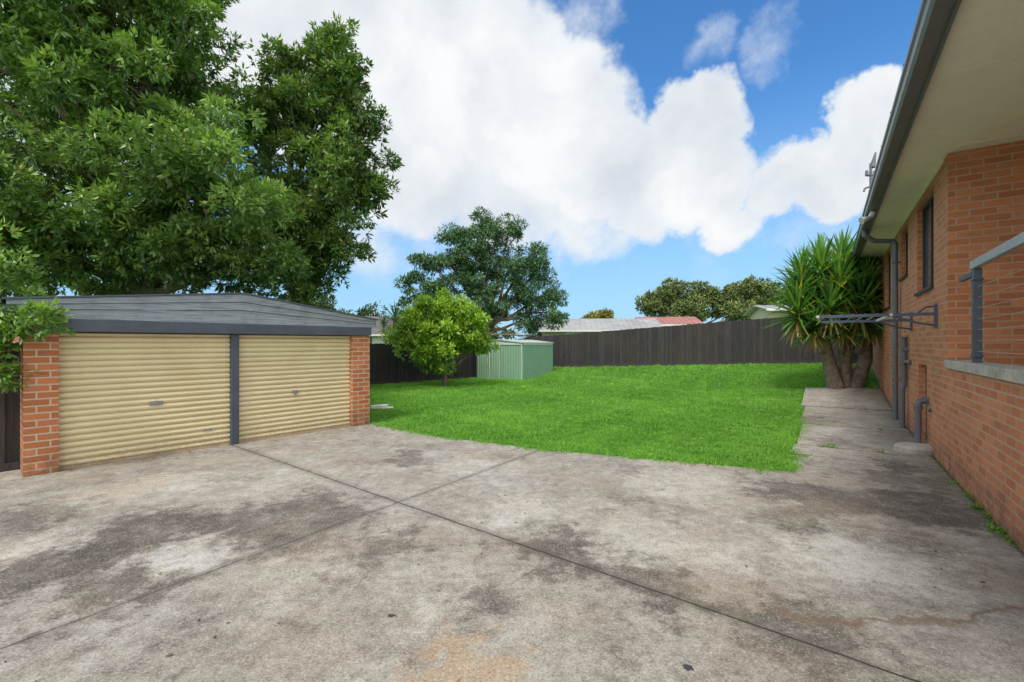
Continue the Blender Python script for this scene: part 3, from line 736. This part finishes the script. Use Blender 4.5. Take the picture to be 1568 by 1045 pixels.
for a,b_,za,zb in ((-.06,1.4,1.87,2.02),(1.4,2.86,2.02,1.87)):
    mb.hexa([S.P(a,-.08,z0+za),S.P(b_,-.08,z0+zb),S.P(b_,3.06,z0+zb),S.P(a,3.06,z0+za),S.P(a,-.08,z0+za+.03),S.P(b_,-.08,z0+zb+.03),S.P(b_,3.06,z0+zb+.03),S.P(a,3.06,z0+za+.03)])
mb.face([S.P(0,-.02,z0+1.87),S.P(1.4,-.02,z0+2.02),S.P(2.8,-.02,z0+1.87)])
mb.obj('roof',mat_paint('shed_roof',(.50,.60,.52),.45,.08),shed)

# ---------------------------------------------------------------- neighbouring buildings
def building(name,c,D,L,W,eave,ridge,wallm,roofm,zb=1.0,over=.4,hip=False):
    root=empty(name); fr=Fr(c,D).setN(True); mb=MB()
    fr.box(mb,0,L,0,W,zb-1.2,eave)
    if not hip: mb.face([fr.P(0,0,eave),fr.P(0,W/2,ridge),fr.P(0,W,eave)]); mb.face([fr.P(L,0,eave),fr.P(L,W/2,ridge),fr.P(L,W,eave)])
    mb.obj('walls',wallm,root)
    mb=MB(); sl=(ridge-eave)/(W/2); dz=-over*sl
    i0=W/2 if hip else 0
    e=.03
    def slab(a,b,c_,d): 
        mb.hexa([a,b,c_,d]+[x+Vector((0,0,.06)) for x in (a,b,c_,d)])
    A=fr.P(-over,-over,eave+dz+e);B=fr.P(L+over,-over,eave+dz+e);C=fr.P(L+over-i0,W/2,ridge+e);D_=fr.P(-over+i0,W/2,ridge+e)
    E_=fr.P(-over,W+over,eave+dz+e);F_=fr.P(L+over,W+over,eave+dz+e)
    slab(A,B,C,D_); slab(F_,E_,D_,C)
    if hip: mb.face([A,D_,E_]); mb.face([B,F_,C])
    if not hip:
        for i in range(int(L/.45)):
            s=i*.45
            mb.tube([fr.P(s,-over,eave+dz+e+.07),fr.P(s,W/2,ridge+e+.07)],.035,4)
    mb.obj('roof',roofm,root)
    mb=MB(); fr.box(mb,-over,L+over,-over-.12,-over-.002,eave+dz-.05,eave+dz+.1); 
    fr.box(mb,L*.2,L*.35,-.03,-.002,zb+.9,zb+1.9); fr.box(mb,L*.6,L*.75,-.03,-.002,zb+.9,zb+1.9)
    mb.obj('gutter_and_windows',WHITE,root)
CRM=mat_paint('cream_wall',(.5,.44,.36),.8,.08)
building('neighbour_house',(2.5,37.5),(1,-.10),9.4,7,2.95,3.95,CRM,mat_roof('zinc_roof',(.36,.355,.34)))
building('neighbour_house',(12.6,43),(1,-.1),5,6,3.6,4.4,mat_paint('wall_white',(.6,.58,.55),.8,.05),mat_roof('red_roof',(.40,.17,.13)))
building('neighbour_house',(-15.5,34),(1,.1),8.2,7,2.6,4.0,mat_paint('brown_brick',(.22,.14,.1),.8,.1),mat_roof('brown_tile_roof',(.14,.12,.115)),hip=True,zb=.4)
building('neighbour_house',(15.7,27.5),(1,-.3),6,6,3.9,4.3,mat_paint('beige_render',(.6,.53,.38),.8,.05),mat_roof('grey_roof',(.35,.34,.33)))

# ---------------------------------------------------------------- sky + sun
w=bpy.data.worlds.new('World'); scene.world=w; w.use_nodes=True; nt=w.node_tree; nt.nodes.clear(); L=nt.links
out=nt.nodes.new('ShaderNodeOutputWorld'); bg=nt.nodes.new('ShaderNodeBackground'); L.new(bg.outputs[0],out.inputs[0]); bg.inputs[1].default_value=.11
SUN=Vector((-.30,-.55,1.0)).normalized(); el=math.asin(SUN.z); rot=math.atan2(SUN.x,SUN.y)
sky=nt.nodes.new('ShaderNodeTexSky'); sky.sky_type='NISHITA'; sky.sun_disc=False; sky.sun_elevation=el; sky.sun_rotation=rot
sky.air_density=1.0; sky.dust_density=.4; sky.ozone_density=2.0
tc=nt.nodes.new('ShaderNodeTexCoord').outputs['Generated']
def pd(x,y): return Vector(((x-784)/697,1,(525-y)/697)).normalized()
nz=noise(nt,tc,3.6,6,.62); 
vm=nt.nodes.new('ShaderNodeVectorMath'); vm.operation='MULTIPLY_ADD'; L.new(nz.outputs['Color'],vm.inputs[0]); vm.inputs[1].default_value=(.22,.22,.22); vm.inputs[2].default_value=(-.11,-.11,-.11)
va=nt.nodes.new('ShaderNodeVectorMath'); va.operation='ADD'; L.new(vm.outputs[0],va.inputs[0]); L.new(tc,va.inputs[1])
vn=nt.nodes.new('ShaderNodeVectorMath'); vn.operation='NORMALIZE'; L.new(va.outputs[0],vn.inputs[0]); dd=vn.outputs[0]
blobs=[(430,40,190,1),(600,100,170,1),(730,160,150,1),(840,200,125,1),(920,260,100,1),(640,240,130,.85),(780,290,110,.75),(1060,190,85,1),(1080,280,85,1),(1130,350,55,.8),(900,330,90,.6),
       (1210,280,75,.9),(1340,180,80,1),(1280,280,75,1),(1400,250,90,1),(1000,300,75,.8),(1190,65,70,.40),(1090,65,50,.30),(890,20,55,.36),(300,-200,250,.8),(150,200,200,.6),
       (760,350,170,.38),(1050,390,140,.34),(600,330,120,.40),(1250,350,100,.34)]
acc=None
for x,y,r,a in blobs:
    c=pd(x,y); e_=pd(x+r,y); ca=c.dot(e_); ang=math.acos(ca)
    dt=nt.nodes.new('ShaderNodeVectorMath'); dt.operation='DOT_PRODUCT'; L.new(dd,dt.inputs[0]); dt.inputs[1].default_value=c
    m_=mrange(nt,dt.outputs['Value'],math.cos(ang*1.35),math.cos(ang*.45),0,a,True)
    acc=m_ if acc is None else math_(nt,'MAXIMUM',acc,m_)
fb=noise(nt,tc,6.0,7,.62); fl=noise(nt,tc,2.0,3,.55)
sx=nt.nodes.new('ShaderNodeSeparateXYZ'); L.new(tc,sx.inputs[0])
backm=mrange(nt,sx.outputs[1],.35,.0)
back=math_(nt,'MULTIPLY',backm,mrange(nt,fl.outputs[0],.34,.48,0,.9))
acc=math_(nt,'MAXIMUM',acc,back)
den=math_(nt,'ADD',acc,math_(nt,'MULTIPLY',math_(nt,'SUBTRACT',fb.outputs[0],.5),1.0))
cf=mrange(nt,den,.25,.70,0,1,True)
shade=noise(nt,dd,3.2,5,.55)
sh=math_(nt,'ADD',shade.outputs[0],math_(nt,'MULTIPLY',math_(nt,'SUBTRACT',fb.outputs[0],.5),.35))
cc=ramp(nt,sh,[(.30,(5.9,6.4,7.1)),(.45,(7.3,7.6,8.0)),(.60,(8.6,8.75,8.9)),(.7,(9.0,9.0,9.0))])
cc2=mix(nt,mrange(nt,den,.4,.9),(7.0,7.7,8.4),cc)
dt=nt.nodes.new('ShaderNodeVectorMath'); dt.operation='DOT_PRODUCT'; L.new(tc,dt.inputs[0]); dt.inputs[1].default_value=SUN
cc2=mix(nt,mrange(nt,dt.outputs['Value'],.35,.8,0,1,True),cc2,(17,16.5,15.5))
cc2=mix(nt,math_(nt,'MULTIPLY',backm,.8),cc2,(15,14.8,14.2))  # unseen clouds beside and behind camera, brightened to add light on the walls
skc=mix(nt,1.,sky.outputs[0],(.70,1.35,1.85),'MULTIPLY')
hz=mrange(nt,sx.outputs[2],.50,.0,0,.8,True)
skc=mix(nt,hz,skc,(3.8,6.0,8.2))
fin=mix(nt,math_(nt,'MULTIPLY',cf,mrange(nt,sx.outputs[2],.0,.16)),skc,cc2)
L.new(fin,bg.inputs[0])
sl=bpy.data.lights.new('sun','SUN'); sl.energy=2.4; sl.angle=math.radians(13); sl.color=(1,.96,.89)
so=bpy.data.objects.new('sun',sl); COL.objects.link(so); so.rotation_euler=SUN.to_track_quat('Z','Y').to_euler()
# ---------------------------------------------------------------- camera
cam=bpy.data.cameras.new('camera'); co_=bpy.data.objects.new('camera',cam); COL.objects.link(co_)
co_.location=(0,0,1.9); co_.rotation_euler=(math.radians(90),0,0)
cam.sensor_width=36; cam.lens=16.0; cam.shift_y=.0016; cam.clip_end=2000; cam.clip_start=.05
scene.camera=co_
